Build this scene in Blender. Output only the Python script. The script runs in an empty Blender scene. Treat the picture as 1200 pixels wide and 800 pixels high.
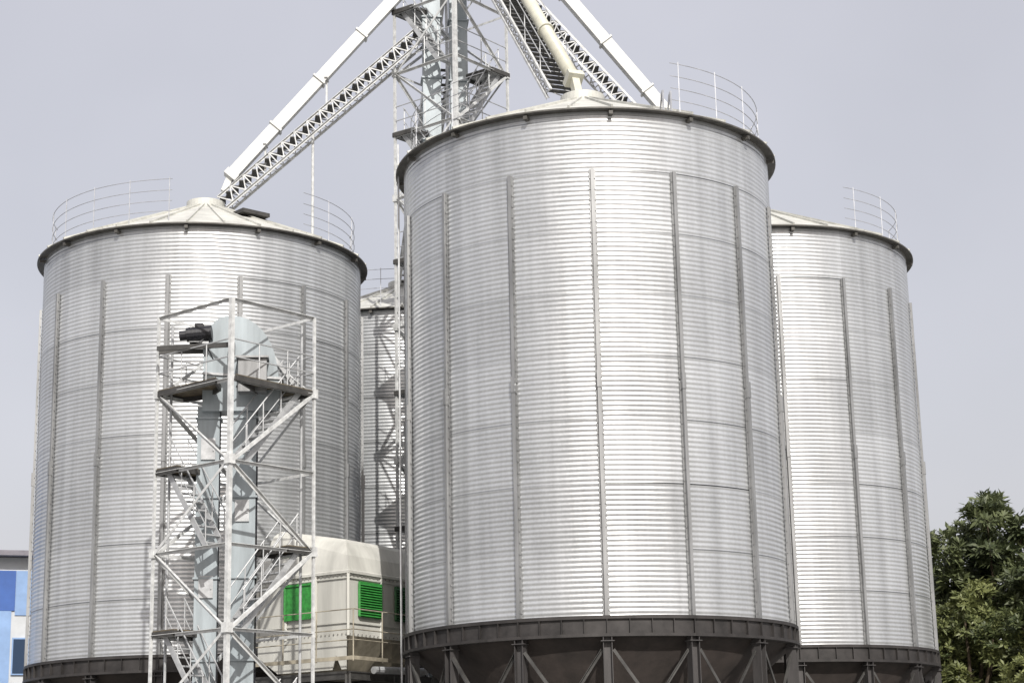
import bpy, bmesh, math, random
import numpy as np
from mathutils import Vector, Matrix
random.seed(7); rng = np.random.default_rng(7)
S = bpy.context.scene
C = S.collection
PI = math.pi

# ------------------------------------------------------------------ camera
FPX, PITCH, ROLL = 2168.3, .2421, -.0218          # focal length in px of a 1200 px wide picture
cam = bpy.data.objects.new('camera', bpy.data.cameras.new('camera')); C.objects.link(cam)
F = Vector((0, math.cos(PITCH), math.sin(PITCH))); U0 = Vector((0, -math.sin(PITCH), math.cos(PITCH))); R0 = Vector((1, 0, 0))
cr, sr = math.cos(ROLL), math.sin(ROLL)
RV = cr*R0 + sr*U0; UV = cr*U0 - sr*R0
cam.matrix_world = Matrix(((RV.x, UV.x, -F.x, 0), (RV.y, UV.y, -F.y, 0), (RV.z, UV.z, -F.z, 1.6), (0, 0, 0, 1)))
cam.data.sensor_width = 36; cam.data.lens = FPX/1200*36
cam.data.clip_start = .5; cam.data.clip_end = 5000
S.camera = cam

# ------------------------------------------------------------------ light
SUN_EL, SUN_AZ = math.radians(39), math.radians(13)     # azimuth: right of the line behind the camera
to_sun = Vector((math.sin(SUN_AZ)*math.cos(SUN_EL), -math.cos(SUN_AZ)*math.cos(SUN_EL), math.sin(SUN_EL)))
w = bpy.data.worlds.new('World'); S.world = w; w.use_nodes = True
nt = w.node_tree; nt.nodes.clear()
sky = nt.nodes.new('ShaderNodeTexSky'); sky.sky_type = 'NISHITA'; sky.sun_disc = False
sky.sun_elevation = SUN_EL; sky.sun_rotation = PI - SUN_AZ
sky.air_density = 1.2; sky.dust_density = 6.0; sky.ozone_density = 1.5
mx = nt.nodes.new('ShaderNodeMix'); mx.data_type = 'RGBA'; mx.inputs[0].default_value = .62
mx.inputs[7].default_value = (7.9, 7.6, 7.95, 1)      # bright hazy veil over the whole sky
bg = nt.nodes.new('ShaderNodeBackground'); bg.inputs[1].default_value = .10
wo = nt.nodes.new('ShaderNodeOutputWorld')
tcw = nt.nodes.new('ShaderNodeTexCoord'); nw = nt.nodes.new('ShaderNodeTexNoise'); nw.inputs['Scale'].default_value = 3.2; nw.inputs['Detail'].default_value = 4; nw.inputs['Roughness'].default_value = .55
rw = nt.nodes.new('ShaderNodeMapRange'); rw.inputs[1].default_value = .3; rw.inputs[2].default_value = .7; rw.inputs[3].default_value = .92; rw.inputs[4].default_value = 1.06
vm = nt.nodes.new('ShaderNodeVectorMath'); vm.operation = 'SCALE'; vm.inputs[0].default_value = (7.9, 7.65, 8.05)
nt.links.new(tcw.outputs['Generated'], nw.inputs[0]); nt.links.new(nw.outputs[0], rw.inputs[0]); nt.links.new(rw.outputs[0], vm.inputs['Scale']); nt.links.new(vm.outputs[0], mx.inputs[7])   # thin uneven haze
nt.links.new(sky.outputs[0], mx.inputs[6]); nt.links.new(mx.outputs[2], bg.inputs[0]); nt.links.new(bg.outputs[0], wo.inputs[0])
sl = bpy.data.lights.new('sun', 'SUN'); sl.energy = 4.1; sl.angle = math.radians(.6); sl.color = (1, .965, .91)
so = bpy.data.objects.new('sun', sl); C.objects.link(so); so.rotation_euler = (-to_sun).to_track_quat('-Z', 'Y').to_euler()
S.view_settings.view_transform = 'Standard'; S.view_settings.look = 'None'
S.view_settings.gamma = 1; S.view_settings.use_curve_mapping = False
S.view_settings.exposure = .15

# ------------------------------------------------------------------ materials
def mat(name, col, rough=.5, metal=0., var=.15, scale=3., bump=0., bscale=20., tint2=None, streak=False):
    m = bpy.data.materials.new(name); m.use_nodes = True; n = m.node_tree.nodes; l = m.node_tree.links
    b = n['Principled BSDF']; b.inputs['Roughness'].default_value = rough; b.inputs['Metallic'].default_value = metal
    tc = n.new('ShaderNodeTexCoord'); mp = n.new('ShaderNodeMapping')
    if streak: mp.inputs['Scale'].default_value = (1, 1, .12)
    no = n.new('ShaderNodeTexNoise'); no.inputs['Scale'].default_value = scale; no.inputs['Detail'].default_value = 6; no.inputs['Roughness'].default_value = .65
    l.new(tc.outputs['Object'], mp.inputs[0]); l.new(mp.outputs[0], no.inputs[0])
    r = n.new('ShaderNodeValToRGB'); r.color_ramp.elements[0].position = .32; r.color_ramp.elements[1].position = .68
    c2 = tint2 or tuple(c*(1-var*1.6) for c in col)
    r.color_ramp.elements[0].color = (*c2, 1); r.color_ramp.elements[1].color = (*[min(1, c*(1+var*.35)) for c in col], 1)
    l.new(no.outputs[0], r.inputs[0]); l.new(r.outputs[0], b.inputs['Base Color'])
    if bump:
        n2 = n.new('ShaderNodeTexNoise'); n2.inputs['Scale'].default_value = bscale; l.new(tc.outputs['Object'], n2.inputs[0])
        bp = n.new('ShaderNodeBump'); bp.inputs['Strength'].default_value = bump; bp.inputs['Distance'].default_value = .02
        l.new(n2.outputs[0], bp.inputs['Height']); l.new(bp.outputs[0], b.inputs['Normal'])
    return m

def silo_sheet():
    """galvanised corrugated sheet: every panel a little different, dirty lap seams, zinc blotches and runs"""
    m = bpy.data.materials.new('galvanised_sheet'); m.use_nodes = True; n = m.node_tree.nodes; l = m.node_tree.links
    b = n['Principled BSDF']
    uv = n.new('ShaderNodeUVMap'); sp = n.new('ShaderNodeSeparateXYZ'); l.new(uv.outputs[0], sp.inputs[0])
    def M(op, a, c=None, d=None):
        k = n.new('ShaderNodeMath'); k.operation = op
        for i, v in enumerate((a, c, d)):
            if v is None: continue
            if isinstance(v, (int, float)): k.inputs[i].default_value = v
            else: l.new(v, k.inputs[i])
        return k.outputs[0]
    fv = M('FLOOR', sp.outputs[1]); u = M('ADD', sp.outputs[0], M('MULTIPLY', M('MODULO', fv, 2), .5)); fu = M('FLOOR', u)
    cb = n.new('ShaderNodeCombineXYZ'); l.new(fu, cb.inputs[0]); l.new(fv, cb.inputs[1])
    oi = n.new('ShaderNodeObjectInfo'); l.new(M('MULTIPLY', oi.outputs['Random'], 50), cb.inputs[2])
    wn = n.new('ShaderNodeTexWhiteNoise'); wn.noise_dimensions = '3D'; l.new(cb.outputs[0], wn.inputs[0])
    tc = n.new('ShaderNodeTexCoord')
    n1 = n.new('ShaderNodeTexNoise'); n1.inputs['Scale'].default_value = .55; n1.inputs['Detail'].default_value = 5; l.new(tc.outputs['Object'], n1.inputs[0])
    n2 = n.new('ShaderNodeTexNoise'); n2.inputs['Scale'].default_value = 14; n2.inputs['Detail'].default_value = 4; l.new(tc.outputs['Object'], n2.inputs[0])
    mp = n.new('ShaderNodeMapping'); mp.inputs['Scale'].default_value = (3.2, 3.2, .12); l.new(tc.outputs['Object'], mp.inputs[0])
    n3 = n.new('ShaderNodeTexNoise'); n3.inputs['Scale'].default_value = 1; n3.inputs['Detail'].default_value = 5; l.new(mp.outputs[0], n3.inputs[0])
    seam = M('SUBTRACT', 1, M('MULTIPLY', M('LESS_THAN', M('FRACT', sp.outputs[1]), .022), M('MULTIPLY', wn.outputs[0], .9)))
    val = M('ADD', .18, M('MULTIPLY', wn.outputs[0], .10))
    val = M('ADD', val, M('MULTIPLY', n1.outputs[0], .18)); val = M('ADD', val, M('MULTIPLY', n2.outputs[0], .18)); val = M('ADD', val, M('MULTIPLY', n3.outputs[0], .34))
    val = M('MULTIPLY', M('MULTIPLY', val, .90), seam)
    cc = n.new('ShaderNodeCombineColor'); l.new(M('MULTIPLY', val, .975), cc.inputs[0]); l.new(M('MULTIPLY', val, 1.0), cc.inputs[1]); l.new(M('MULTIPLY', val, 1.02), cc.inputs[2])
    l.new(cc.outputs[0], b.inputs['Base Color'])
    b.inputs['Metallic'].default_value = .60
    l.new(M('ADD', .23, M('MULTIPLY', n1.outputs[0], .22)), b.inputs['Roughness'])
    bp = n.new('ShaderNodeBump'); bp.inputs['Strength'].default_value = .25; bp.inputs['Distance'].default_value = .02
    l.new(n1.outputs[0], bp.inputs['Height']); 
    bp2 = n.new('ShaderNodeBump'); bp2.inputs['Strength'].default_value = .12; bp2.inputs['Distance'].default_value = .01
    l.new(n2.outputs[0], bp2.inputs['Height']); l.new(bp.outputs[0], bp2.inputs['Normal']); l.new(bp2.outputs[0], b.inputs['Normal'])
    return m

MT = dict(
    sheet=silo_sheet(),
    galv=mat('galvanised_strip', (.33, .335, .34), .45, .5, .3, 2.5, streak=True),
    rail=mat('dull_galvanised_rail', (.42, .43, .46), .5, .3, .2, 4),
    galv_light=mat('galvanised_steel_pale', (.48, .49, .50), .45, .3, .2, 4),
    roof=mat('roof_sheet', (.58, .58, .54), .5, .05, .2, 1.2, streak=False),
    soffit=mat('shaded_eave_trim', (.12, .115, .105), .6, .2, .3, 3),  # shade under the roof overhang is put into this colour; clips share it
    ring=mat('shaded_ring_steel', (.045, .041, .040), .6, .2, .35, 2.2),  # weathered steel, darkened in colour for the shade at the silo base
    leg=mat('dull_grey_steel', (.085, .08, .08), .6, .3, .3, 3, streak=True),
    hopper=mat('shaded_rusty_hopper', (.042, .033, .029), .75, .05, .35, 1.4),  # rust brown with the shade beneath the silo painted in
    dark=mat('dark_steel', (.07, .068, .065), .6, .15, .3, 4),
    white=mat('white_painted_steel', (.62, .63, .63), .45, 0, .24, 5),
    chute=mat('cream_white_paint', (.63, .635, .62), .4, 0, .14, 2.5),
    cream=mat('cream_painted_chute', (.58, .57, .48), .4, 0, .10, 3),
    casing=mat('blue_grey_painted_casing', (.35, .395, .42), .42, .05, .24, 2.0, streak=True),
    dryer=mat('cream_dryer_paint', (.60, .595, .55), .5, 0, .2, 1.3, streak=True),
    rivet=mat('dull_bolt_heads', (.25, .24, .22), .5, .4, .3, 6),
    dryer_low=mat('shaded_cream_hopper_paint', (.40, .36, .28), .6, 0, .35, 1.8),  # cream with the hopper's brown shade in the colour; walkway and rail share it
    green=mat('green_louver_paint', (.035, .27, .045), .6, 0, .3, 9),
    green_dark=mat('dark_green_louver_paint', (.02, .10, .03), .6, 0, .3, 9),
    motor=mat('black_motor_enamel', (.02, .02, .025), .4, .1, .3, 6),
    deck=mat('rusty_deck_grating', (.16, .13, .085), .8, .1, .4, 3),
    bark=mat('bark', (.10, .075, .05), .9, 0, .3, 8, .6),
    bblue=mat('deep_blue_wall_paint', (.04, .11, .36), .6, 0, .12, 1.2),
    bpale=mat('pale_blue_wall_paint', (.22, .34, .56), .6, 0, .12, 1.2),
    bwhite=mat('white_wall_render', (.52, .54, .56), .8, 0, .1, 1.2),
    broof=mat('grey_roof_sheet', (.20, .19, .22), .6, .2, .2, 2),
    concrete=mat('concrete_yard', (.27, .265, .25), .9, 0, .25, .35, .3, 8),
)
g = bpy.data.materials.new('window_glass'); g.use_nodes = True; b = g.node_tree.nodes['Principled BSDF']
b.inputs['Base Color'].default_value = (.03, .05, .09, 1); b.inputs['Roughness'].default_value = .12; MT['glass'] = g

def leafmat(name, c1, c2):
    m = bpy.data.materials.new(name); m.use_nodes = True; n = m.node_tree.nodes; l = m.node_tree.links
    b = n['Principled BSDF']; b.inputs['Roughness'].default_value = .5
    at = n.new('ShaderNodeAttribute'); at.attribute_name = 'leafv'
    r = n.new('ShaderNodeValToRGB'); r.color_ramp.elements[0].color = (*c1, 1); r.color_ramp.elements[1].color = (*c2, 1)
    l.new(at.outputs['Fac'], r.inputs[0]); l.new(r.outputs[0], b.inputs['Base Color'])
    t = n.new('ShaderNodeBsdfTranslucent'); l.new(r.outputs[0], t.inputs[0])
    ms = n.new('ShaderNodeMixShader'); ms.inputs[0].default_value = .25
    l.new(b.outputs[0], ms.inputs[1]); l.new(t.outputs[0], ms.inputs[2]); l.new(ms.outputs[0], n['Material Output'].inputs[0])
    return m
MT['leaf'] = leafmat('broad_leaves', (.055, .075, .030), (.25, .27, .10))
MT['leaf_dark'] = leafmat('dark_leaves', (.040, .056, .030), (.16, .185, .08))

# ------------------------------------------------------------------ mesh helpers
class MB:
    def __init__(s): s.v = []; s.f = []
    def quadbox(s, P):      # 8 corners: bottom loop, top loop
        b = len(s.v); s.v += [tuple(p) for p in P]
        for q in ((3, 2, 1, 0), (4, 5, 6, 7), (0, 1, 5, 4), (1, 2, 6, 5), (2, 3, 7, 6), (3, 0, 4, 7)): s.f.append(tuple(b+i for i in q))
    def box(s, c, sz, rz=0):
        cx, cy, cz = c; x, y, z = (k/2 for k in sz); co, si = math.cos(rz), math.sin(rz)
        s.quadbox([(cx+a*co-d*si, cy+a*si+d*co, cz+h) for h in (-z, z) for a, d in ((-x, -y), (x, -y), (x, y), (-x, y))])
    def bar(s, a, b, w=.06, h=None, up=(0, 0, 1)):
        a = Vector(a); b = Vector(b); h = h or w; d = (b-a).normalized(); u = Vector(up)
        if abs(d.dot(u)) > .99: u = Vector((0, 1, 0))
        x = d.cross(u).normalized(); y = x.cross(d).normalized()
        s.quadbox([p+x*(i*w/2)+y*(j*h/2) for p in (a, b) for i, j in ((-1, -1), (1, -1), (1, 1), (-1, 1))])
    def angle(s, a, b, w=.08, t=.012, side=1):   # L section
        a = Vector(a); b = Vector(b); d = (b-a).normalized(); u = Vector((0, 0, 1)) if abs(d.z) < .99 else Vector((0, 1, 0))
        x = d.cross(u).normalized(); y = x.cross(d).normalized()
        s.bar(a, b, w, t, up=tuple(y)); o = x*(side*w/2)+y*(-w/2); s.bar(a+o, b+o, t, w, up=tuple(y))
    def tube(s, pts, r=.02, n=6, closed=False):
        pts = [Vector(p) for p in pts]; b0 = len(s.v); m = len(pts)
        rr = r if isinstance(r, (list, tuple)) else [r]*m
        for i, p in enumerate(pts):
            if closed: d = pts[(i+1) % m]-pts[i-1]
            else: d = pts[min(i+1, m-1)]-pts[max(i-1, 0)]
            d = d.normalized(); u = Vector((0, 0, 1)) if abs(d.z) < .95 else Vector((1, 0, 0))
            x = d.cross(u).normalized(); y = x.cross(d)
            for k in range(n):
                t = 2*PI*k/n; s.v.append(tuple(p+(x*math.cos(t)+y*math.sin(t))*rr[i]))
        for i in range(m if closed else m-1):
            j = (i+1) % m
            for k in range(n): s.f.append((b0+i*n+k, b0+i*n+(k+1) % n, b0+j*n+(k+1) % n, b0+j*n+k))
        if not closed:
            s.f.append(tuple(b0+k for k in range(n))[::-1]); s.f.append(tuple(b0+(m-1)*n+k for k in range(n)))
    def lathe(s, prof, n=96, a0=0, a1=2*PI, c=(0, 0)):
        full = abs(a1-a0-2*PI) < 1e-6; cols = n if full else n+1; b0 = len(s.v); m = len(prof)
        for k in range(cols):
            t = a0+(a1-a0)*k/n
            for r, z in prof: s.v.append((c[0]+r*math.cos(t), c[1]+r*math.sin(t), z))
        for k in range(n):
            k2 = (k+1) % cols
            for i in range(m-1): s.f.append((b0+k*m+i, b0+k2*m+i, b0+k2*m+i+1, b0+k*m+i+1))
    def prism(s, poly, off):  # polygon (3D points) extruded by off
        b = len(s.v); n = len(poly); off = Vector(off)
        s.v += [tuple(p) for p in poly]+[tuple(Vector(p)+off) for p in poly]
        s.f.append(tuple(range(b+n-1, b-1, -1))); s.f.append(tuple(range(b+n, b+2*n)))
        for i in range(n): j = (i+1) % n; s.f.append((b+i, b+j, b+n+j, b+n+i))
    def mesh(s, name, m, smooth=False):
        me = bpy.data.meshes.new(name); me.from_pydata(s.v, [], s.f); me.materials.append(MT[m])
        bm = bmesh.new(); bm.from_mesh(me); bmesh.ops.recalc_face_normals(bm, faces=bm.faces); bm.to_mesh(me); bm.free()
        if smooth: me.polygons.foreach_set('use_smooth', [True]*len(me.polygons))
        return me
    def build(s, name, m, parent=None, smooth=False): return link(name, s.mesh(name, m, smooth), parent)
def link(name, me, parent=None, rz=0):
    o = bpy.data.objects.new(name, me); C.objects.link(o); o.parent = parent; o.rotation_euler.z = rz
    return o
def thing(name, label, cat, loc=(0, 0, 0), rz=0, group=None):
    o = bpy.data.objects.new(name, None); o.empty_display_size = .3; C.objects.link(o); o.location = loc; o.rotation_euler.z = rz
    return tag(o, label, cat, group)
def tag(o, label, cat, group=None):
    o['label'] = label; o['category'] = cat
    if group: o['group'] = group
    return o
def struct(o): o['kind'] = 'structure'; return o

# ------------------------------------------------------------------ ground
m = MB(); m.v = [(-2500, -2500, 0), (2500, -2500, 0), (2500, 2500, 0), (-2500, 2500, 0)]; m.f = [(0, 1, 2, 3)]
struct(m.build('ground', 'concrete'))

# ------------------------------------------------------------------ silos
RS, ZR, ZE = 5.0, 5.70, 18.27
NS = 15; NCOR = 104; PITCHC = (ZE-ZR)/NCOR
def wall_mesh():
    ncol, per = 180, 6; nr = NCOR*per+1
    z = ZR+(ZE-ZR)*np.arange(nr)/(nr-1); ph = 2*PI*(z-ZR)/PITCHC
    r = RS+.0070*np.cos(ph)
    r[z > ZE-.12] = RS
    th = 2*PI*np.arange(ncol)/ncol
    T, Rr = np.meshgrid(th, r, indexing='ij')
    gr_ = rng.normal(size=(46, 26)); gr_[45] = gr_[0]                       # slight dents and bulges of real sheet
    gx = T/(2*PI)*45; gz = np.broadcast_to((z-ZR)/(ZE-ZR)*24.99, T.shape); ix = gx.astype(int); iz = gz.astype(int); fx = gx-ix; fz = gz-iz
    fx = fx*fx*(3-2*fx); fz = fz*fz*(3-2*fz)
    Rr = Rr+.0032*((gr_[ix, iz]*(1-fx)+gr_[ix+1, iz]*fx)*(1-fz)+(gr_[ix, np.minimum(iz+1, 25)]*(1-fx)+gr_[ix+1, np.minimum(iz+1, 25)]*fx)*fz); Z = np.broadcast_to(z, T.shape)
    v = np.stack([Rr*np.cos(T), Rr*np.sin(T), Z], -1).reshape(-1, 3)
    k = np.arange(ncol)[:, None]; i = np.arange(nr-1)[None, :]; k2 = (k+1) % ncol
    f = np.stack([k*nr+i, k2*nr+i, k2*nr+i+1, k*nr+i+1], -1).reshape(-1, 4)
    me = bpy.data.meshes.new('wall'); me.vertices.add(len(v)); me.vertices.foreach_set('co', v.ravel())
    me.loops.add(f.size); me.loops.foreach_set('vertex_index', f.ravel()); me.polygons.add(len(f))
    me.polygons.foreach_set('loop_start', np.arange(0, f.size, 4)); me.update(calc_edges=True)
    uv = me.uv_layers.new(name='UVMap')
    uu = (np.stack([k+0*i, k+1+0*i, k+1+0*i, k+0*i], -1)/ncol*NS)/2; vv = np.stack([i+0*k, i+0*k, i+1+0*k, i+1+0*k], -1)/(nr-1)*8
    uv.data.foreach_set('uv', np.stack([uu, vv], -1).astype(np.float32).ravel())
    me.polygons.foreach_set('use_smooth', [True]*len(f)); me.materials.append(MT['sheet']); return me
WALL = wall_mesh()
m = MB()      # stiffener at azimuth 0 : hat strip, heavier below the splice, with a row of bolt heads
R1 = RS+.02
ztop = 16.74
for z0, z1, dp in ((ZR+.02, 11.35, .10), (11.42, ztop, .075)):
    m.box((R1+dp/2, 0, (z0+z1)/2), (dp, .08, z1-z0)); 
    for s in (-1, 1): m.box((R1+.008, s*.0625, (z0+z1)/2), (.012, .043, z1-z0))
m.box((R1+.055, 0, 11.385), (.125, .10, .4))
z = ZR+.15
while z < ztop:
    for s in (-1, 1): m.box((R1+.022, s*.066, z), (.022, .03, .03))
    z += .28
STIFF = m.mesh('stiffener', 'galv')
m = MB()
m.lathe([(5.0, ZR+.02), (5.13, ZR+.02), (5.13, ZR-.06), (5.07, ZR-.06), (5.07, ZR-.40), (5.15, ZR-.40), (5.15, ZR-.47), (4.93, ZR-.47)], 120)
for k in range(60):
    t = 2*PI*k/60; m.bar((5.10*math.cos(t), 5.10*math.sin(t), ZR-.41), (5.10*math.cos(t), 5.10*math.sin(t), ZR-.05), .075, .016, up=(-math.sin(t), math.cos(t), 0))
RING = m.mesh('ring_beam', 'ring')
m = MB(); m.lathe([(4.92, ZR-.2), (4.9, ZR-.5), (.35, 1.35), (.35, 1.0)], 90); HOP = m.mesh('hopper', 'hopper', True)
m = MB(); zt = ZR-.47
for dy in (-.1, .1): m.box((5.0, dy, zt/2), (.26, .018, zt))
m.box((5.0, 0, zt/2), (.018, .19, zt)); m.box((5.02, 0, zt-.10), (.3, .32, .02)); m.box((5, 0, .03), (.5, .5, .06))
LEG = m.mesh('leg', 'leg')
def pol(r, t, z): return Vector((r*math.cos(t), r*math.sin(t), z))
dth = 2*PI/NS
m = MB(); m.angle(pol(5.06, .03, ZR-.75), pol(5.06, dth-.03, 2.4), .07, .012); BR1 = m.mesh('brace', 'dark')
m = MB(); m.angle(pol(5.0, dth-.03, ZR-.75), pol(5.0, .03, 2.4), .07, .012); BR2 = m.mesh('brace', 'dark')
ROOFR, ROOFZ = 5.225, 20.36
m = MB(); sl_ = (ROOFZ-ZE)/(ROOFR-.55)
prof = []
nseg = 60
m.lathe([(.55, ROOFZ), (ROOFR, ZE+.03)], 120)
for k in range(30):
    t = 2*PI*(k+.5)/30; m.bar(pol(.5, t, ROOFZ+.04), pol(ROOFR, t, ZE+.06), .05, .07, up=(0, 0, 1))
ROOF = m.mesh('roof', 'roof')
m = MB(); m.lathe([(ROOFR+.004, ZE+.03), (ROOFR+.006, ZE-.01), (ROOFR-.02, ZE-.02), (5.03, ZE-.0), (4.99, ZE-.02)], 120); EAVE = m.mesh('eave_trim', 'soffit')
m = MB()
if True:     # eave clip under the rim
    t = 0; m.box(tuple(pol(5.10, t, ZE-.10)), (.2, .10, .09), t)
CLIP = m.mesh('eave_clip', 'soffit')
m = MB(); m.lathe([(.0, ROOFZ+.30), (.62, ROOFZ+.22), (.62, ROOFZ-.04), (.5, ROOFZ-.10)], 32); CAP = m.mesh('roof_cap', 'roof')

SI = {'A': (-9.85, 57.27), 'B': (2.12, 48.64), 'C': (7.95, 58.79), 'D': (-4.02, 67.42)}
def to_cam_az(c): return math.atan2(-c[1], -c[0])
def silo(key, label, phase_deg, arcs):
    """phase: one stiffener this many degrees clockwise-right of the line to the camera; arcs: (from, to, rails, post angles) right-positive degrees"""
    c = SI[key]; az = to_cam_az(c)
    t = thing('grain_silo', label, 'silo', (*c, 0), 0, 'corrugated grain silos round the elevator tower')
    a0 = az+math.radians(phase_deg)
    link('wall', WALL, t, a0)
    r = link('roof', ROOF, t, a0); link('cap', CAP, r); link('eave_trim', EAVE, r);
    for k in range(NS): link('eave_clip', CLIP, r, .1+k*dth)
    link('ring_beam', RING, t, a0); link('hopper', HOP, t, a0)
    for k in range(NS):
        a = a0+k*dth
        link('stiffener', STIFF, t, a); link('leg', LEG, t, a); link('brace', BR1, t, a); link('brace', BR2, t, a)
    for a, b, hs, posts in arcs:
        mm = MB(); n = max(6, int(abs(b-a)/4))
        zr = ZE+.03+(ROOFR-4.8)*sl_
        for h in hs: mm.tube([pol(4.8, az+math.radians(a+(b-a)*i/n), zr+h) for i in range(n+1)], .011, 5)
        for q in posts: p = pol(4.8, az+math.radians(q), zr); mm.bar(p, p+Vector((0, 0, hs[-1]+.06)), .022)
        mm.build('guardrail', 'rail', t)
    return t
H4 = (.3, .62, .95, 1.3)
silo('A', 'wide galvanised corrugated silo on the left, behind the small stair tower', -36+24-.0, [(-100, -12, H4, (-97, -80, -62, -44, -28, -13)), (38, 100, H4, (52, 75, 98))])
silo('B', 'nearest and largest corrugated silo, filling the middle of the picture', 2, [(-95, -32, H4, (-95, -70, -45)), (28, 100, H4, (31, 46, 62, 84, 100))])
silo('C', 'corrugated silo on the right, partly behind the big middle silo, beside the trees', 9, [(38, 105, H4, (43, 60, 80, 105))])
silo('D', 'shaded silo farthest back, seen only through the gap between left and middle silos', 5, [(-110, 110, H4, tuple(range(-110, 111, 20)))])

sa = [o for o in C.objects if o.name == 'grain_silo'][0]; aza = to_cam_az(SI['A'])
c0 = pol(2.6, aza+math.radians(32), ROOFZ-(2.6-.55)*sl_+.08); mm = MB(); mm.box(tuple(c0), (.7, 1.0, .12), aza+.56); mm.build('roof_hatch', 'dark', sa)
sb = [o for o in C.objects if o.name == 'grain_silo.001'][0]; azb = to_cam_az(SI['B'])
for q in (24, 26.5):
    p0 = pol(5.0, azb+math.radians(q), ZE+.1); mm = MB()
    mm.tube([p0, p0+Vector((0, 0, .55)), p0*.985+Vector((0, 0, .72)), p0*.93+Vector((0, 0, .78)), p0*.87+Vector((0, 0, .74)), p0*.86+Vector((0, 0, .35))][0:6], .03, 6)
    mm.build('ladder_hoop', 'rail', sb)
mm = MB()
for z_ in range(1, 60): mm.bar(pol(5.16, azb-1.52, z_*.3), pol(5.16, azb-1.45, z_*.3), .025)
for a_ in (-1.52, -1.45): mm.bar(pol(5.16, azb+a_, 0), pol(5.16, azb+a_, ZE+.9), .04)
mm.build('ladder', 'galv_light', sb)

# ------------------------------------------------------------------ stair towers
def tower(name, label, cx, cy, half, rz, z0, step, nlev, rail_top, first_parity=0, plat=(), lw=.13):
    """square tower; local corner order: 0 front, 1 left, 2 back, 3 right (front corner points to the camera)"""
    t = thing(name, label, 'tower', (cx, cy, 0), rz)
    P = [Vector((0, -half, 0)), Vector((-half, 0, 0)), Vector((0, half, 0)), Vector((half, 0, 0))]
    top = z0+step*nlev
    for k, p in enumerate(P):
        mm = MB(); ww = lw*.85 if k == 0 else lw*.5
        ztop = top
        mm.bar(p, p+Vector((0, 0, ztop)), ww, ww, up=(.7, .7, 0)); 
        mm.box((p.x, p.y, .02), (.4, .4, .04)); mm.build('leg', 'white', t)
    levels = [z0+step*i for i in range(-int(z0/step), nlev+1)]
    i0 = int(z0/step)
    for i, z in enumerate(levels):
        par = (i-i0+first_parity) % 2          # 0: front/back nodes, 1: side nodes
        fb = MB()
        for e in range(4):
            a, b = P[e], P[(e+1) % 4]
            m_ = 'white'
            fb.angle(a+Vector((0, 0, z)), b+Vector((0, 0, z)), .07, .012)
        fb.build('floor_frame', 'white', t)
        if i < len(levels)-1:
            for e in range(4):
                if i == len(levels)-2 and e in (0, 3): continue
                a, b = P[e], P[(e+1) % 4]
                lo, hi = ((a, b) if (e % 2 == 0) == (par == 0) else (b, a))   # brace starts from front/back nodes on even levels
                d = (hi-lo).normalized()
                mm = MB(); mm.angle(lo+Vector((0, 0, z))+d*.05, hi+Vector((0, 0, z+step))-d*.05, .075, .012); mm.build('brace', 'white', t)
        if i == len(levels)-1: continue
        for k in ((0, 2) if par == 0 else (1, 3)):
            gp = MB(); q = P[k]; g_ = .2 if k == 0 else .15; gp.box((q.x, q.y, z), (g_, g_, .24), PI/4); gp.build('gusset', 'white', t)
    return t, P, levels, i0
def stair(t, a, b, wdt=.62, n=9, rail=True, m_='galv_light', mdark='dark', side=1):
    """flight from a (low) to b (high)"""
    a = Vector(a); b = Vector(b); d = (b-a); hx = Vector((d.x, d.y, 0)).normalized(); s = Vector((-hx.y, hx.x, 0))
    mm = MB()
    for k in (-1, 1): mm.bar(a+s*(k*wdt/2), b+s*(k*wdt/2), .035, .15)
    for i in range(n):
        p = a+d*((i+.5)/n); q0 = p-s*(wdt/2-.02); q1 = p+s*(wdt/2-.02); mm.bar(q0, q1, .20, .035)
    f = mm.build('stair_flight', m_, t)
    if rail:
        r = MB(); up = Vector((0, 0, 1))
        for k in (-1, 1):
            o = s*(k*wdt/2)
            r.tube([a+o+up*.95, b+o+up*.95], .02, 5); r.tube([a+o+up*.5, b+o+up*.5], .014, 5)
            for q in (0.02, .33, .66, .98): p = a+d*q+o; r.tube([p, p+up*.95], .018, 5)
        r.build('handrail', 'galv_light', f)
    return f
def deck(t, poly, z, th=.05, m_='deck'):
    mm = MB(); mm.prism([Vector((x, y, z)) for x, y in poly], (0, 0, th)); d = mm.build('landing', m_, t)
    e = MB(); n = len(poly)
    for i in range(n):
        a = Vector((*poly[i], z-.05)); b = Vector((*poly[(i+1) % n], z-.05)); e.bar(a, b, .06, .14)
    e.build('edge_beam', 'dark', d); return d

# small tower in front of the left silo
HS = 2.0; STX, STY = -7.13, 46.5; rz_s = math.radians(5)
st, P, LV, i0 = tower('stair_tower', 'slender white steel stair tower in front of the left silo, around its elevator', STX, STY, HS, rz_s, 5.72, 2.04, 4, True)
up = Vector((0, 0, 1))
e_l = (P[1]-P[0]).normalized(); e_r = (P[3]-P[0]).normalized(); n_l = Vector((e_l.y, -e_l.x, 0)); n_r = Vector((-e_r.y, e_r.x, 0))
def inl(p, q, fr, ins): d = (q-p); a = p+d*fr; c = -a.normalized(); n = Vector((-d.y, d.x, 0)).normalized(); n = n if n.dot(-a) > 0 else -n; return a+n*ins
for li in range(len(LV)-1):
    z = LV[li]; k = li-i0
    if k >= 4: break
    if k % 2 == 0:   # right-hand face: from the front corner up to the right corner
        a = inl(P[0], P[3], .22, .45); b_ = inl(P[0], P[3], .86, .45)
    else:            # left-hand face: from the front corner up to the left corner
        a = inl(P[0], P[1], .35, .45); b_ = inl(P[0], P[1], .88, .45)
    if k == 3: continue
    stair(st, a+up*z, b_+up*(z+2.04), .6, 9)
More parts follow.
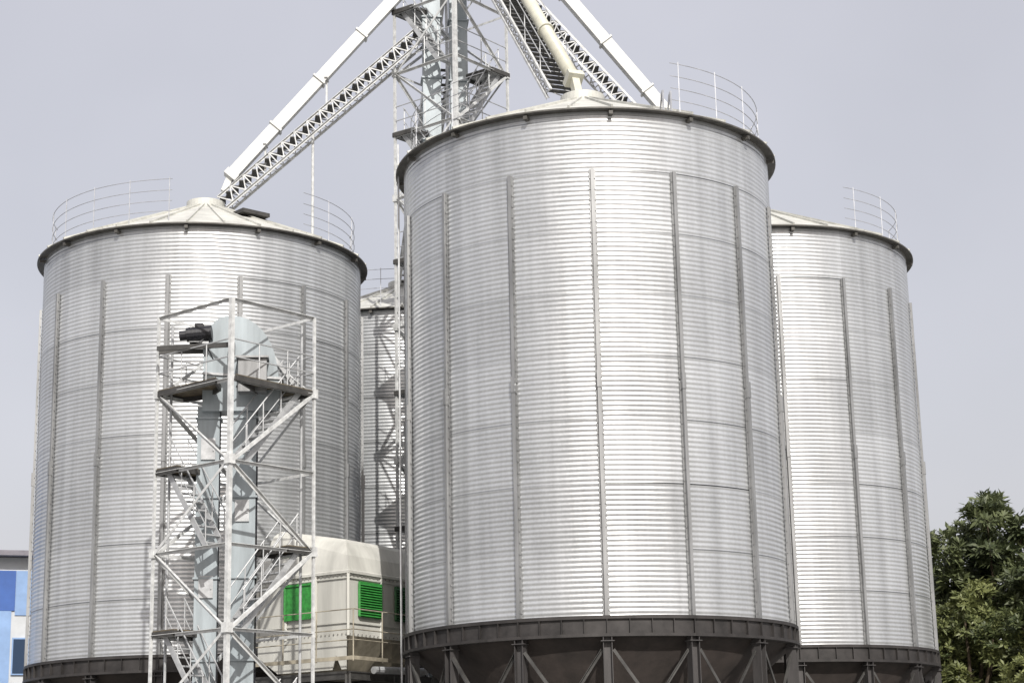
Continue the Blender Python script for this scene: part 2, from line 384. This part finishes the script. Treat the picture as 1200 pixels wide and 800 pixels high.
for k, li in enumerate(range(0, i0+3)):
    z = LV[li]
    kk = li-i0
    pc = P[3] if kk % 2 else P[1]
    oc = P[0]
    a = pc*.99; q1 = pc+(oc-pc)*.30; q2 = pc+(P[2]-pc)*.45; 
    poly = [(a.x, a.y), (q1.x, q1.y), (q1.x+(q2.x-a.x), q1.y+(q2.y-a.y)), (q2.x, q2.y)]
    deck(st, poly, z+.06)
# head platform: two wings either side of the elevator, overhanging the left corner a little
zp = LV[i0+3]
def xy(v): return (v.x, v.y)
deck(st, [xy(P[0]*.98+Vector((.12, 0, 0))), xy(P[3]*1.0), xy(P[3]*.55+P[2]*.35), xy(Vector((.55, .15, 0))), xy(Vector((.55, -.5, 0)))], zp+.05)
deck(st, [xy(P[1]*1.02), xy(P[0]*.35+P[1]*.65), xy(P[0]*.8+P[1]*.2), xy(Vector((-.35, -.75, 0))), xy(Vector((-.8, .3, 0))), xy(P[1]*.7+P[2]*.3)], zp+.05)
# guardrail round the head platform (two sagging-looking pipe rails and intermediate posts)
r = MB()
ztop = LV[i0+4]
for h in (1.0, .55):
    for e in range(4):
        a, b_ = P[e], P[(e+1) % 4]; r.tube([a+up*(zp+h), b_+up*(zp+h)], .02, 5)
for e in range(4):
    a, b_ = P[e], P[(e+1) % 4]
    for q in (.33, .67): p = a+(b_-a)*q; r.tube([p+up*zp, p+up*(zp+1.0)], .018, 5)
r.build('guardrail', 'galv_light', st)
# outrigger posts running beside the side legs (pipe risers)
for sx in (-1, 1):
    mm = MB(); mm.tube([(sx*(HS-.33), .28, 0), (sx*(HS-.33), .28, ztop-.15)], .035, 8); mm.build('riser_pipe', 'galv_light', st)
# ladder cage rising behind the head, right side
mm = MB()
a = Vector((1.55, .2, zp+.15)); b_ = Vector((.15, .35, ztop+.1))
for s in (-.28, .28): mm.bar(a+Vector((0, s, 0)), b_+Vector((0, s, 0)), .04, .09)
for i in range(15): p = a.lerp(b_, (i+.5)/15); mm.bar(p-Vector((0, .28, 0)), p+Vector((0, .28, 0)), .10, .03)
mm.build('ladder', 'galv_light', st)

# bucket elevator inside the small tower
be = thing('bucket_elevator', 'blue-grey bucket elevator standing inside the small stair tower, black motor on top', 'elevator', (STX-.18, STY+.1, 0), rz_s)
for sx, d_ in ((-.50, 0), (.38, -.1)):
    mm = MB(); mm.box((sx, d_, 5.75), (.58 if sx < 0 else .66, .42, 11.5)); 
    for k in range(6): mm.box((sx, d_, 1.0+2.04*k), (.66 if sx < 0 else .76, .52, .05))
    mm.build('casing_leg', 'casing', be)
mm = MB(); mm.box((-.1, 0, .5), (1.7, .7, 1.0)); mm.build('boot', 'casing', be)
for dx_, dz_ in ((-.50, 6.9), (.38, 8.8), (-.50, 10.4)):
    mm = MB(); mm.box((dx_, -.24 if dx_ < 0 else -.34, dz_), (.36, .03, .55)); mm.box((dx_+.13, -.27 if dx_ < 0 else -.37, dz_), (.03, .03, .12)); mm.build('access_door', 'galv_light', be)
mm = MB(); mm.tube([(.74, -.25, 0), (.74, -.25, 10.9), (.70, -.30, 11.6), (.2, -.45, 12.0)], .022, 6); mm.tube([(-.2, -.25, 0), (-.2, -.25, 12.3), (-.5, -.5, 12.9), (-.72, -.55, 13.2)], .016, 6); mm.build('conduit', 'motor', be)
zh = 12.5
poly = [(-.78, 11.35), (-.78, 12.95)]+[(-.78+.55+.0-.55*math.cos(t), 12.95+.9*math.sin(t)) for t in [PI/2*i/6 for i in range(1, 7)]]
poly += [(-.10+1.05*math.sin(t), 12.25+1.6*math.cos(t)) for t in [PI/2*i/9 for i in range(1, 9)]]+[(1.02, 11.9), (.95, 11.35)]
mm = MB(); mm.prism([Vector((x*1.1+.20, -.42, z)) for x, z in poly], (0, .72, 0))
hd = mm.build('head', 'casing', be)
mm = MB(); mm.prism([Vector((x*1.08+.20, -.47, z)) for x, z in [(-.8, 12.30), (1.10, 12.15), (1.10, 12.21), (-.8, 12.36)]], (0, .82, 0)); mm.build('flange', 'galv_light', hd)
mm = MB(); mm.box((.62, -.62, 12.2), (.72, .4, .85)); mm.box((.62, -.66, 12.66), (.82, .5, .05)); mm.build('inspection_box', 'galv', be)
mm = MB(); mm.box((.08, -.6, 12.95), (.16, .25, .26)); mm.build('bearing', 'motor', be)
# drive: motor and gearbox on a cantilever beam at the left of the head
mm = MB(); mm.bar((-1.8, -.62, 12.93), (.1, -1.45, 12.83), .07, .12); mm.bar((-1.8, -.15, 12.95), (-.6, -.25, 12.95), .07, .10); mm.build('motor_beam', 'dark', be)
mm = MB(); mm.tube([(-1.42, -.55, 13.28), (-.78, -.6, 13.34)], .19, 14); mm.tube([(-1.60, -.535, 13.265), (-1.42, -.55, 13.28)], .13, 12)
mm.box((-1.1, -.6, 13.50), (.22, .2, .14))
for k in range(6): mm.tube([(-1.36+.1*k, -.552-.008*k, 13.285+.006*k), (-1.33+.1*k, -.554-.008*k, 13.287+.006*k)], .205, 14)
for i_, v_ in enumerate(mm.v): mm.v[i_] = (v_[0]+.35, v_[1], v_[2]+.02)
mt = mm.build('motor', 'motor', be)
mm = MB(); mm.box((-.75, -.56, 13.05), (.5, .3, .10)); mm.build('motor_mount', 'galv_light', mt)
mm = MB(); mm.prism([(-.98, -.5, 13.04), (-.98, -.9, 13.04), (-.7, -.9, 13.04), (-.55, -.5, 13.30), (-.7, -.5, 13.5)], (.0, .2, .0)); mm.build('gearbox', 'galv', be)

# big central tower
BTX, BTY = -1.86, 58.5; HB = 1.9; rz_b = math.radians(6)
bt, P, LV, i0 = tower('elevator_tower', 'tall white lattice tower rising behind the middle silo, carrying chutes and stairs', BTX, BTY, HB, rz_b, 23.15, 2.2, 5, True, lw=.15)
for li in range(len(LV)-1):
    z = LV[li]; k = li-i0
    if k % 2 == 1:
        a = inl(P[0], P[1], .30, .40); b_ = inl(P[0], P[1], .90, .40)
    else:
        a = inl(P[0], P[3], .30, .40); b_ = inl(P[0], P[3], .90, .40)
    stair(bt, a+up*z, b_+up*(z+2.2), .55, 9)
for li in range(0, len(LV)):
    z = LV[li]; kk = li-i0
    pc = P[3] if kk % 2 else P[1]
    a = pc*1.04; q1 = pc+(P[0]-pc)*.30; q2 = pc+(P[2]-pc)*.45
    deck(bt, [(a.x, a.y), (q1.x, q1.y), (q1.x+(q2.x-a.x), q1.y+(q2.y-a.y)), (q2.x, q2.y)], z+.06, m_='galv_light')
for li in range(0, len(LV)):
    z = LV[li]; r = MB()
    for e in (0, 3):
        a, b_ = P[e], P[(e+1) % 4]
        for h in (.5, 1.0): r.tube([a+up*(z+h), b_+up*(z+h)], .018, 5)
        r.tube([a*.99+up*z, a*.99+up*(z+1.0)], .018, 5); r.tube([a.lerp(b_, .5)+up*z, a.lerp(b_, .5)+up*(z+1.0)], .018, 5)
    r.build('guardrail', 'galv_light', bt)
be2 = thing('bucket_elevator', 'pale tall elevator casing inside the big central lattice tower', 'elevator', (BTX-.35, BTY+.1, 0), rz_b)
for sx, d_ in ((-.32, 0), (.62, .25)):
    mm = MB(); mm.box((sx, d_, 15.9), (.6, .5, 31.8))
    for k in range(15): mm.box((sx, d_, 1.0+2.2*k), (.72, .62, .05))
    mm.build('casing_leg', 'casing', be2)
mm = MB(); mm.box((.15, .1, 32.8), (2.0, .9, 2.0)); mm.build('head', 'casing', be2)

# ------------------------------------------------------------------ chutes and walkway bridges from the tower to the roofs
def chute(label, a, b, w_=.36, m_='chute', nf=3, round_=False, mouth=True):
    a = Vector(a); b = Vector(b); d = (b-a).normalized()
    t = thing('grain_chute', label, 'chute', b, 0, 'grain chutes from the tower to the silo roofs')
    mm = MB(); A = a-b
    if round_: mm.tube([A, Vector((0, 0, 0))], w_/2, 16)
    else: mm.bar(A, (0, 0, 0), w_, w_)
    mm.build('chute_body', m_, t, round_)
    for k in range(1, nf+1):
        p = A*(1-k/(nf+1)); mm = MB(); q = d*.035
        if round_: mm.tube([p-q, p+q], w_/2+.05, 16)
        else: mm.bar(p-q, p+q, w_+.10, w_+.10)
        mm.build('flange', m_, t)
    if mouth:
        mm = MB(); mm.bar(d*(-.12), d*.1, w_*1.18, w_*1.18); mm.bar(d*.05, Vector((d.x*.35, d.y*.35, -.55)), w_*.55, w_*.55); mm.build('outlet', m_, t)
    return t
def bridge(label, a, b, wdt=.75, dep=.48, n=16, treads=True, rails=True, group='stair bridges from the tower to the silo roofs'):
    """inclined truss walkway, a high end, b low end, centre line of the top chord plane"""
    a = Vector(a); b = Vector(b); d = b-a; hx = Vector((d.x, d.y, 0)).normalized(); s = Vector((-hx.y, hx.x, 0)); nrm = s.cross(d.normalized()); nrm = nrm if nrm.z > 0 else -nrm
    t = thing('stair_bridge', label, 'walkway', b, 0, group); a0 = a-b
    def pt(q, k, j): return a0*(1-q)+s*(k*wdt/2)+nrm*(-j*dep)
    for k in (-1, 1):
        mm = MB()
        for j in (0, 1): mm.angle(pt(0, k, j), pt(1, k, j), .07, .012)
        for i in range(n):
            q0, q1 = i/n, (i+1)/n
            mm.bar(pt(q0, k, 0), pt((q0+q1)/2, k, 1), .035); mm.bar(pt((q0+q1)/2, k, 1), pt(q1, k, 0), .035)
            mm.bar(pt(q0, k, 0), pt(q0, k, 1), .035)
        mm.build('side_truss', 'white', t)
    mm = MB(); nt_ = n*2
    for i in range(nt_):
        p = a0*(1-(i+.5)/nt_)-nrm*.13
        mm.bar(p-s*(wdt/2-.02), p+s*(wdt/2-.02), .2, .03)
    mm.build('tread', 'dark', t)
    mm = MB()
    for i in range(n): mm.bar(pt(i/n, -1, 1), pt((i+1)/n, 1, 1), .03); 
    mm.build('under_brace', 'white', t)
    if rails:
        mm = MB(); u = Vector((0, 0, 1))
        for k in (-1, 1):
            for h in (.5, .95): mm.tube([pt(0, k, 0)+u*h, pt(1, k, 0)+u*h], .016, 5)
            for i in range(0, n+1, 3): mm.tube([pt(i/n, k, 0), pt(i/n, k, 0)+u*.95], .016, 5)
        mm.build('handrail', 'galv_light', t)
    return t
Av, Bv, Cv, Dv = (Vector((*SI[k], 0)) for k in 'ABCD'); Tv = Vector((BTX, BTY, 0))
def along(T0, Q, dist, z): d = (Q-T0); L = d.length; p = T0+d*((L-dist)/L); return Vector((p.x, p.y, z))   # point dist metres short of Q
chute('long white square chute sloping down left to the left silo roof', along(Tv, Av, 7.9, 30.1), along(Tv, Av, .8, 21.55), .38, nf=4)
bridge('long lattice stair bridge under the chute, sloping down to the left silo roof', along(Tv, Av, 6.9, 26.9), along(Tv, Av, .35, 20.7), .75, .45, 16, rails=False)
chute('cream round spout sloping steeply down to the middle silo roof', along(Tv, Bv, 8.2, 30.4), along(Tv, Bv, .55, 21.35), .40, 'cream', 3, True)
bridge('steep stair with dark treads sloping down to the middle silo roof', along(Tv, Bv, 8.6, 29.9), along(Tv, Bv, 1.2, 21.25), .85, .30, 20, rails=True)
chute('long white square chute sloping down right behind the middle silo', along(Tv, Cv, 8.6, 31.8), along(Tv, Cv, .5, 21.2), .38, nf=5)
bridge('lattice stair bridge sloping down right towards the right silo roof', along(Tv, Cv, 7.4, 28.6), along(Tv, Cv, .55, 20.45), .75, .45, 22, rails=False)
chute('pale chute sloping away to the farthest silo, behind the tower', along(Tv, Dv, 8.2, 30.0), along(Tv, Dv, .6, 21.4), .38, nf=4)
bridge('lattice stair bridge sloping away to the farthest silo, behind the tower', along(Tv, Dv, 7.0, 26.6), along(Tv, Dv, .55, 20.45), .75, .45, 16, rails=False)
# supports
def prop(label, base, top, w_=.07):
    base = Vector(base); t = thing('support_post', label, 'post', base, 0, 'posts holding the chutes and bridges')
    mm = MB(); mm.tube([(0, 0, 0), Vector(top)-base], w_/2*1.3, 8); mm.build('post', 'white', t)
    mm = MB(); mm.box((0, 0, .03), (.3, .3, .06)); mm.build('base_plate', 'white', t); return t
p = along(Tv, Av, 3.45, 0); prop('thin white post from the left silo roof up to the stair bridge', (p.x, p.y, ROOFZ-(3.45-.55)*sl_+.02), (p.x, p.y, 23.2))
for dist, zz in ((1.9, 22.62), (3.9, 25.02)):
    q = along(Tv, Av, dist, zz)
    mm = MB(); zb = 20.45+(dist-.55)*(26.6-20.45)/(6.9-.55)
    mm.bar((q.x, q.y, zb), (q.x, q.y, zz), .06); mm.box((q.x, q.y, zz+.02), (.1, .5, .05)); o = mm.build('chute_bracket', 'white')
    tag(o, 'short upright bracket joining left chute and bridge, %s one' % ('lower' if dist < 3 else 'upper'), 'bracket')

# ------------------------------------------------------------------ grain dryer between the silos
dr = thing('grain_dryer', 'cream grain dryer housing with green louvres, between left and middle silos', 'dryer', (-4.56, 50.0, 0))
G1 = Vector((-.811, .585, 0)); G2 = Vector((.50, .866, 0)); L1, L2 = 3.3, 4.2
def dp(a, b, z): v = G1*a+G2*b; return Vector((v.x, v.y, z))
ZL, ZW, ZT = 5.95, 7.62, 8.62
mm = MB(); mm.quadbox([dp(0, 0, ZL), dp(L1, 0, ZL), dp(L1, L2, ZL), dp(0, L2, ZL), dp(0, 0, ZW), dp(L1, 0, ZW), dp(L1, L2, ZW), dp(0, L2, ZW)])
hs = mm.build('housing', 'dryer', dr)
mm = MB()
for a, b_ in ((-.02, -.02), (1.15, -.02), (2.25, -.02), (L1+.02, -.02)): mm.bar(dp(a, b_, ZL), dp(a, b_, ZW), .07, .07)
for a, b_ in ((-.02, 1.55), (-.02, 2.95), (-.02, L2)): mm.bar(dp(a, b_, ZL), dp(a, b_, ZW), .07, .07)
for z_ in (6.30, 7.50):
    mm.bar(dp(-.03, -.03, z_), dp(L1, -.03, z_), .02, .035); mm.bar(dp(-.03, -.03, z_), dp(-.03, L2, z_), .02, .035)
mm.build('frame_trim', 'dryer', hs)
mm = MB()
for k in range(22): 
    for z_ in (6.0, 7.58): mm.box(tuple(dp(k*.15+.05, -.03, z_)), (.03, .03, .03)); mm.box(tuple(dp(-.03, k*.19+.05, z_)), (.03, .03, .03))
bo = mm.build('bolt_rows', 'rivet', hs); bo['kind'] = 'stuff'
mm = MB(); ov = .06
ring0 = [dp(-ov, -ov, ZW), dp(L1+ov, -ov, ZW), dp(L1+ov, L2+ov, ZW), dp(-ov, L2+ov, ZW)]
def rg(i, z, r_=0): return [dp(i, i, z), dp(L1-i, i, z+r_), dp(L1-i, L2-i, z+r_), dp(i, L2-i, z)]
rings = [ring0, [v+Vector((0, 0, .07)) for v in ring0], rg(.0, ZW+.10), rg(.10, ZW+.50, .2), rg(.30, ZT-.12, .42), rg(.45, ZT, .45)]
b0 = 0
for q in rings: mm.v += [tuple(v) for v in q]
for i in range(len(rings)-1):
    for k in range(4): mm.f.append((i*4+k, i*4+(k+1) % 4, i*4+4+(k+1) % 4, i*4+4+k))
mm.f.append((3, 2, 1, 0)); e = len(rings)*4-4; mm.f.append((e, e+1, e+2, e+3))
mm.build('roof', 'dryer', dr)
def louver(a0, a1, z0, z1, face, m_):
    mm = MB(); n = 13
    for i in range(n):
        z = z0+(z1-z0)*(i+.5)/n; h = (z1-z0)/n
        if face == 1: P_ = [dp(a0, -.05, z-h/2), dp(a1, -.05, z-h/2), dp(a1, -.060, z-h*.48), dp(a0, -.060, z-h*.48)]; Q = [dp(a0, -.05, z+h/2), dp(a1, -.05, z+h/2), dp(a1, -.058, z+h/2), dp(a0, -.058, z+h/2)]
        else: P_ = [dp(-.05, a0, z-h/2), dp(-.05, a1, z-h/2), dp(-.12, a1, z-h*.48), dp(-.12, a0, z-h*.48)]; Q = [dp(-.05, a0, z+h/2), dp(-.05, a1, z+h/2), dp(-.058, a1, z+h/2), dp(-.058, a0, z+h/2)]
        mm.quadbox(P_+Q)
    fr = .05
    f = (lambda a, z: dp(a, -.06, z)) if face == 1 else (lambda a, z: dp(-.06, a, z))
    for (u0, v0), (u1, v1) in (((a0, z0), (a1, z0)), ((a0, z1), (a1, z1)), ((a0, z0), (a0, z1)), ((a1, z0), (a1, z1))): mm.bar(f(u0, v0), f(u1, v1), .06, .06)
    return mm.build('louver_panel', m_, dr)
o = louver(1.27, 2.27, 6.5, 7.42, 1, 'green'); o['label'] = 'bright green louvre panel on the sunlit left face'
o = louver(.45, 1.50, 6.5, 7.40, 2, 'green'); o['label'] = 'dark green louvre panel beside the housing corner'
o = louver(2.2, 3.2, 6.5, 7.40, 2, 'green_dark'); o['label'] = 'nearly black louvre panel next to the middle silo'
mm = MB()       # hopper bottoms
for b0_ in (0, 2.1):
    mm.quadbox([dp(.55, b0_+.7, 5.02), dp(L1-.35, b0_+.7, 5.02), dp(L1-.35, b0_+1.5, 5.02), dp(.55, b0_+1.5, 5.02), dp(.0, b0_, ZL), dp(L1, b0_, ZL), dp(L1, b0_+2.08, ZL), dp(.0, b0_+2.08, ZL)])
mm.build('hopper', 'dryer_low', dr)
mm = MB()       # lower skirt on the left face, cut away in a triangle at each end
mm.prism([dp(.05, -.02, ZL), dp(L1, -.02, ZL), dp(L1, -.02, 5.55), dp(2.55, -.02, 5.06), dp(.55, -.02, 5.06), dp(.42, -.02, 5.45), dp(.22, -.02, 5.06), dp(.05, -.02, 5.06)], G2*.03); mm.build('skirt', 'dryer', dr)
mm = MB()
for a, b_ in ((0, 0), (L1, 0), (0, L2), (L1, L2), (0, 2.1), (L1, 2.1)): mm.bar(dp(a, b_, 0), dp(a, b_, 4.95), .16, .16)
for a0_, b0_, a1_, b1_ in ((0, 0, L1, 0), (0, 0, 0, L2), (L1, 0, L1, L2), (0, L2, L1, L2)): mm.bar(dp(a0_, b0_, 4.9), dp(a1_, b1_, 4.9), .16, .22)
mm.build('support_frame', 'dark', dr)
mm = MB()
for (a0_, b0_, a1_, b1_) in ((-.75, -.75, L1, -.75), (-.75, -.75, -.75, L2)): mm.bar(dp(a0_, b0_, 5.28), dp(a1_, b1_, 5.28), .05, .10)
wk = mm.build('walkway', 'dryer_low', dr)
mm = MB()
for (a0_, b0_, a1_, b1_) in ((-.75, -.75, L1, -.75), (-.75, -.75, -.75, 3.4)):
    for h in (.45, .72, 1.25): mm.tube([dp(a0_, b0_, 5.3+h), dp(a1_, b1_, 5.3+h)], .016, 5)
for a, b_ in ((-.75, -.75), (.55, -.75), (1.75, -.75), (L1, -.75), (-.75, .6), (-.75, 2.0), (-.75, 3.4)): mm.tube([dp(a, b_, 5.2), dp(a, b_, 6.55)], .02, 5)
mm.build('guardrail', 'dryer_low', dr)
mm = MB(); mm.tube([dp(-.3, .8, 5.05), dp(-.35, 3.3, 5.12)], .10, 10); tag(mm.build('conveyor_pipe', 'galv_light'), 'pale horizontal pipe under the dryer hopper beside the middle silo', 'pipe').location = dr.location

# ------------------------------------------------------------------ blue and white building far left
bd = thing('blue_building', 'blue and white building at the left edge, behind the left silo', 'building', (-22.0, 84, 0))
D_ = Vector((1, .32, 0)).normalized(); N_ = Vector((D_.y, -D_.x, 0))
def wp(a, b_, z): v = D_*a-N_*b_; return Vector((v.x, v.y, z))
def slab(name, a0, a1, z0, z1, o0, o1, m_, par): mm = MB(); mm.quadbox([wp(a0, o0, z0), wp(a1, o0, z0), wp(a1, o1, z0), wp(a0, o1, z0), wp(a0, o0, z1), wp(a1, o0, z1), wp(a1, o1, z1), wp(a0, o1, z1)]); return mm.build(name, m_, par)
slab('wall', -26, 3, 0, 12.7, 0, 14, 'bwhite', bd)
slab('wall_panel', -26, -.72, 10.3, 12.1, -.06, -.003, 'bblue', bd)
slab('wall_panel', -.71, 3, 10.1, 12.1, -.05, -.003, 'bpale', bd)
slab('wall_panel', -26, -.86, 4.0, 10.29, -.05, -.003, 'bpale', bd)
slab('roof', -26.5, 3.4, 12.72, 12.95, -.7, 14.4, 'broof', bd)
for a in (-.78, 1.0):
    wf = slab('window', a, a+.74, 7.45, 9.1, -.09, -.003, 'bpale', bd); slab('pane', a+.06, a+.68, 7.52, 9.03, -.11, -.092, 'glass', wf)

# ------------------------------------------------------------------ trees at the right
def tree(label, x, y, h, cr_, seed, mleaf, ntuft, spread=1.0, lean=0, kind='broadleaf_tree', leafn=11, leafl=.34):
    rg_ = np.random.default_rng(seed)
    t = thing(kind, label, 'tree', (x, y, 0), 0, 'leafy trees behind the right silo')
    tr = MB(); fork = Vector((lean*.3, 0, h*.38))
    tr.tube([(0, 0, 0), (lean*.1, .1, h*.2), tuple(fork)], [.26, .21, .17], 9)
    # clumps of tufts around limb ends
    ends = []
    nl = 17
    for i in range(nl):
        a = 2.39996*i+rg_.uniform(-.3, .3); q = (i+.5)/nl
        rr = cr_*(.30+.70*math.sin(PI*min(1, .18+q*.78)))*rg_.uniform(.72, 1.05)
        e_ = Vector((math.cos(a)*rr*.9+lean, math.sin(a)*rr*.9, h*(.36+.60*q)+rg_.uniform(-.3, .3)))
        mid = fork.lerp(e_, .5)+Vector((rg_.normal()*.2, rg_.normal()*.2, .3))
        tr.tube([tuple(fork), tuple(mid), tuple(e_)], [.09, .055, .02], 6); ends.append(e_); ends.append(mid.lerp(e_, .55))
    tr.build('trunk', 'bark', t)
    V = []; Fq = []; val = []
    per = ntuft//len(ends)
    for ei, e_ in enumerate(ends):
        cs = cr_*rg_.uniform(.18, .34)
        base = rg_.uniform(.05, .55)
        for j in range(per):
            u = rg_.normal(size=3); u /= np.linalg.norm(u); rad = cs*rg_.uniform(.25, 1.0)**.5
            c0 = np.array(e_)+u*rad*np.array([1.15, 1.15, .8])
            ax = u*.6+np.array([0, 0, .75])+rg_.normal(size=3)*.25; ax /= np.linalg.norm(ax)
            tv = base+rg_.uniform(-.1, .35)
            for k in range(leafn):
                phi = 2.4*k+rg_.uniform(0, .5); el = rg_.uniform(.15, .95)
                s1 = np.cross(ax, [.3, .9, .1]); s1 /= np.linalg.norm(s1); s2 = np.cross(ax, s1)
                d = ax*math.sin(el)+(s1*math.cos(phi)+s2*math.sin(phi))*math.cos(el)
                wv = np.cross(d, ax); wv /= (np.linalg.norm(wv)+1e-6)
                L = leafl*rg_.uniform(.6, 1.15); W = L*.155
                o = c0+ax*rg_.uniform(-.12, .12)
                tip = o+d*L-np.array([0, 0, .10*L]); m1 = o+d*L*.5
                b_ = len(V); V += [o, m1+wv*W, tip, m1-wv*W]; Fq.append((b_, b_+1, b_+2, b_+3)); val.append(min(1, max(0, tv+rg_.uniform(-.12, .2))))
    me = bpy.data.meshes.new('crown'); me.from_pydata([tuple(v) for v in V], [], Fq)
    at = me.attributes.new('leafv', 'FLOAT', 'FACE'); at.data.foreach_set('value', np.array(val, dtype=np.float32)); me.materials.append(MT[mleaf])
    link('crown', me, t)
tree('tallest leafy tree at the right edge, upright tufts standing above the others', 16.75, 66, 12.3, 2.3, 11, 'leaf_dark', 1700, leafl=.42)
tree('yellow-green leafy tree in front, low at the right edge', 18.6, 61.5, 9.6, 2.5, 12, 'leaf', 2300, leafl=.27)
tree('tree peeping out just beside the right silo wall', 15.1, 70, 11.4, 1.9, 14, 'leaf_dark', 1100, leafl=.36)
tree('low bushy tree at the foot of the right silo', 15.2, 63.5, 8.6, 2.0, 15, 'leaf', 2000, leafl=.26)
tree('tree behind the others at the far right edge', 20.4, 69, 11.6, 2.5, 16, 'leaf_dark', 1300, leafl=.42)
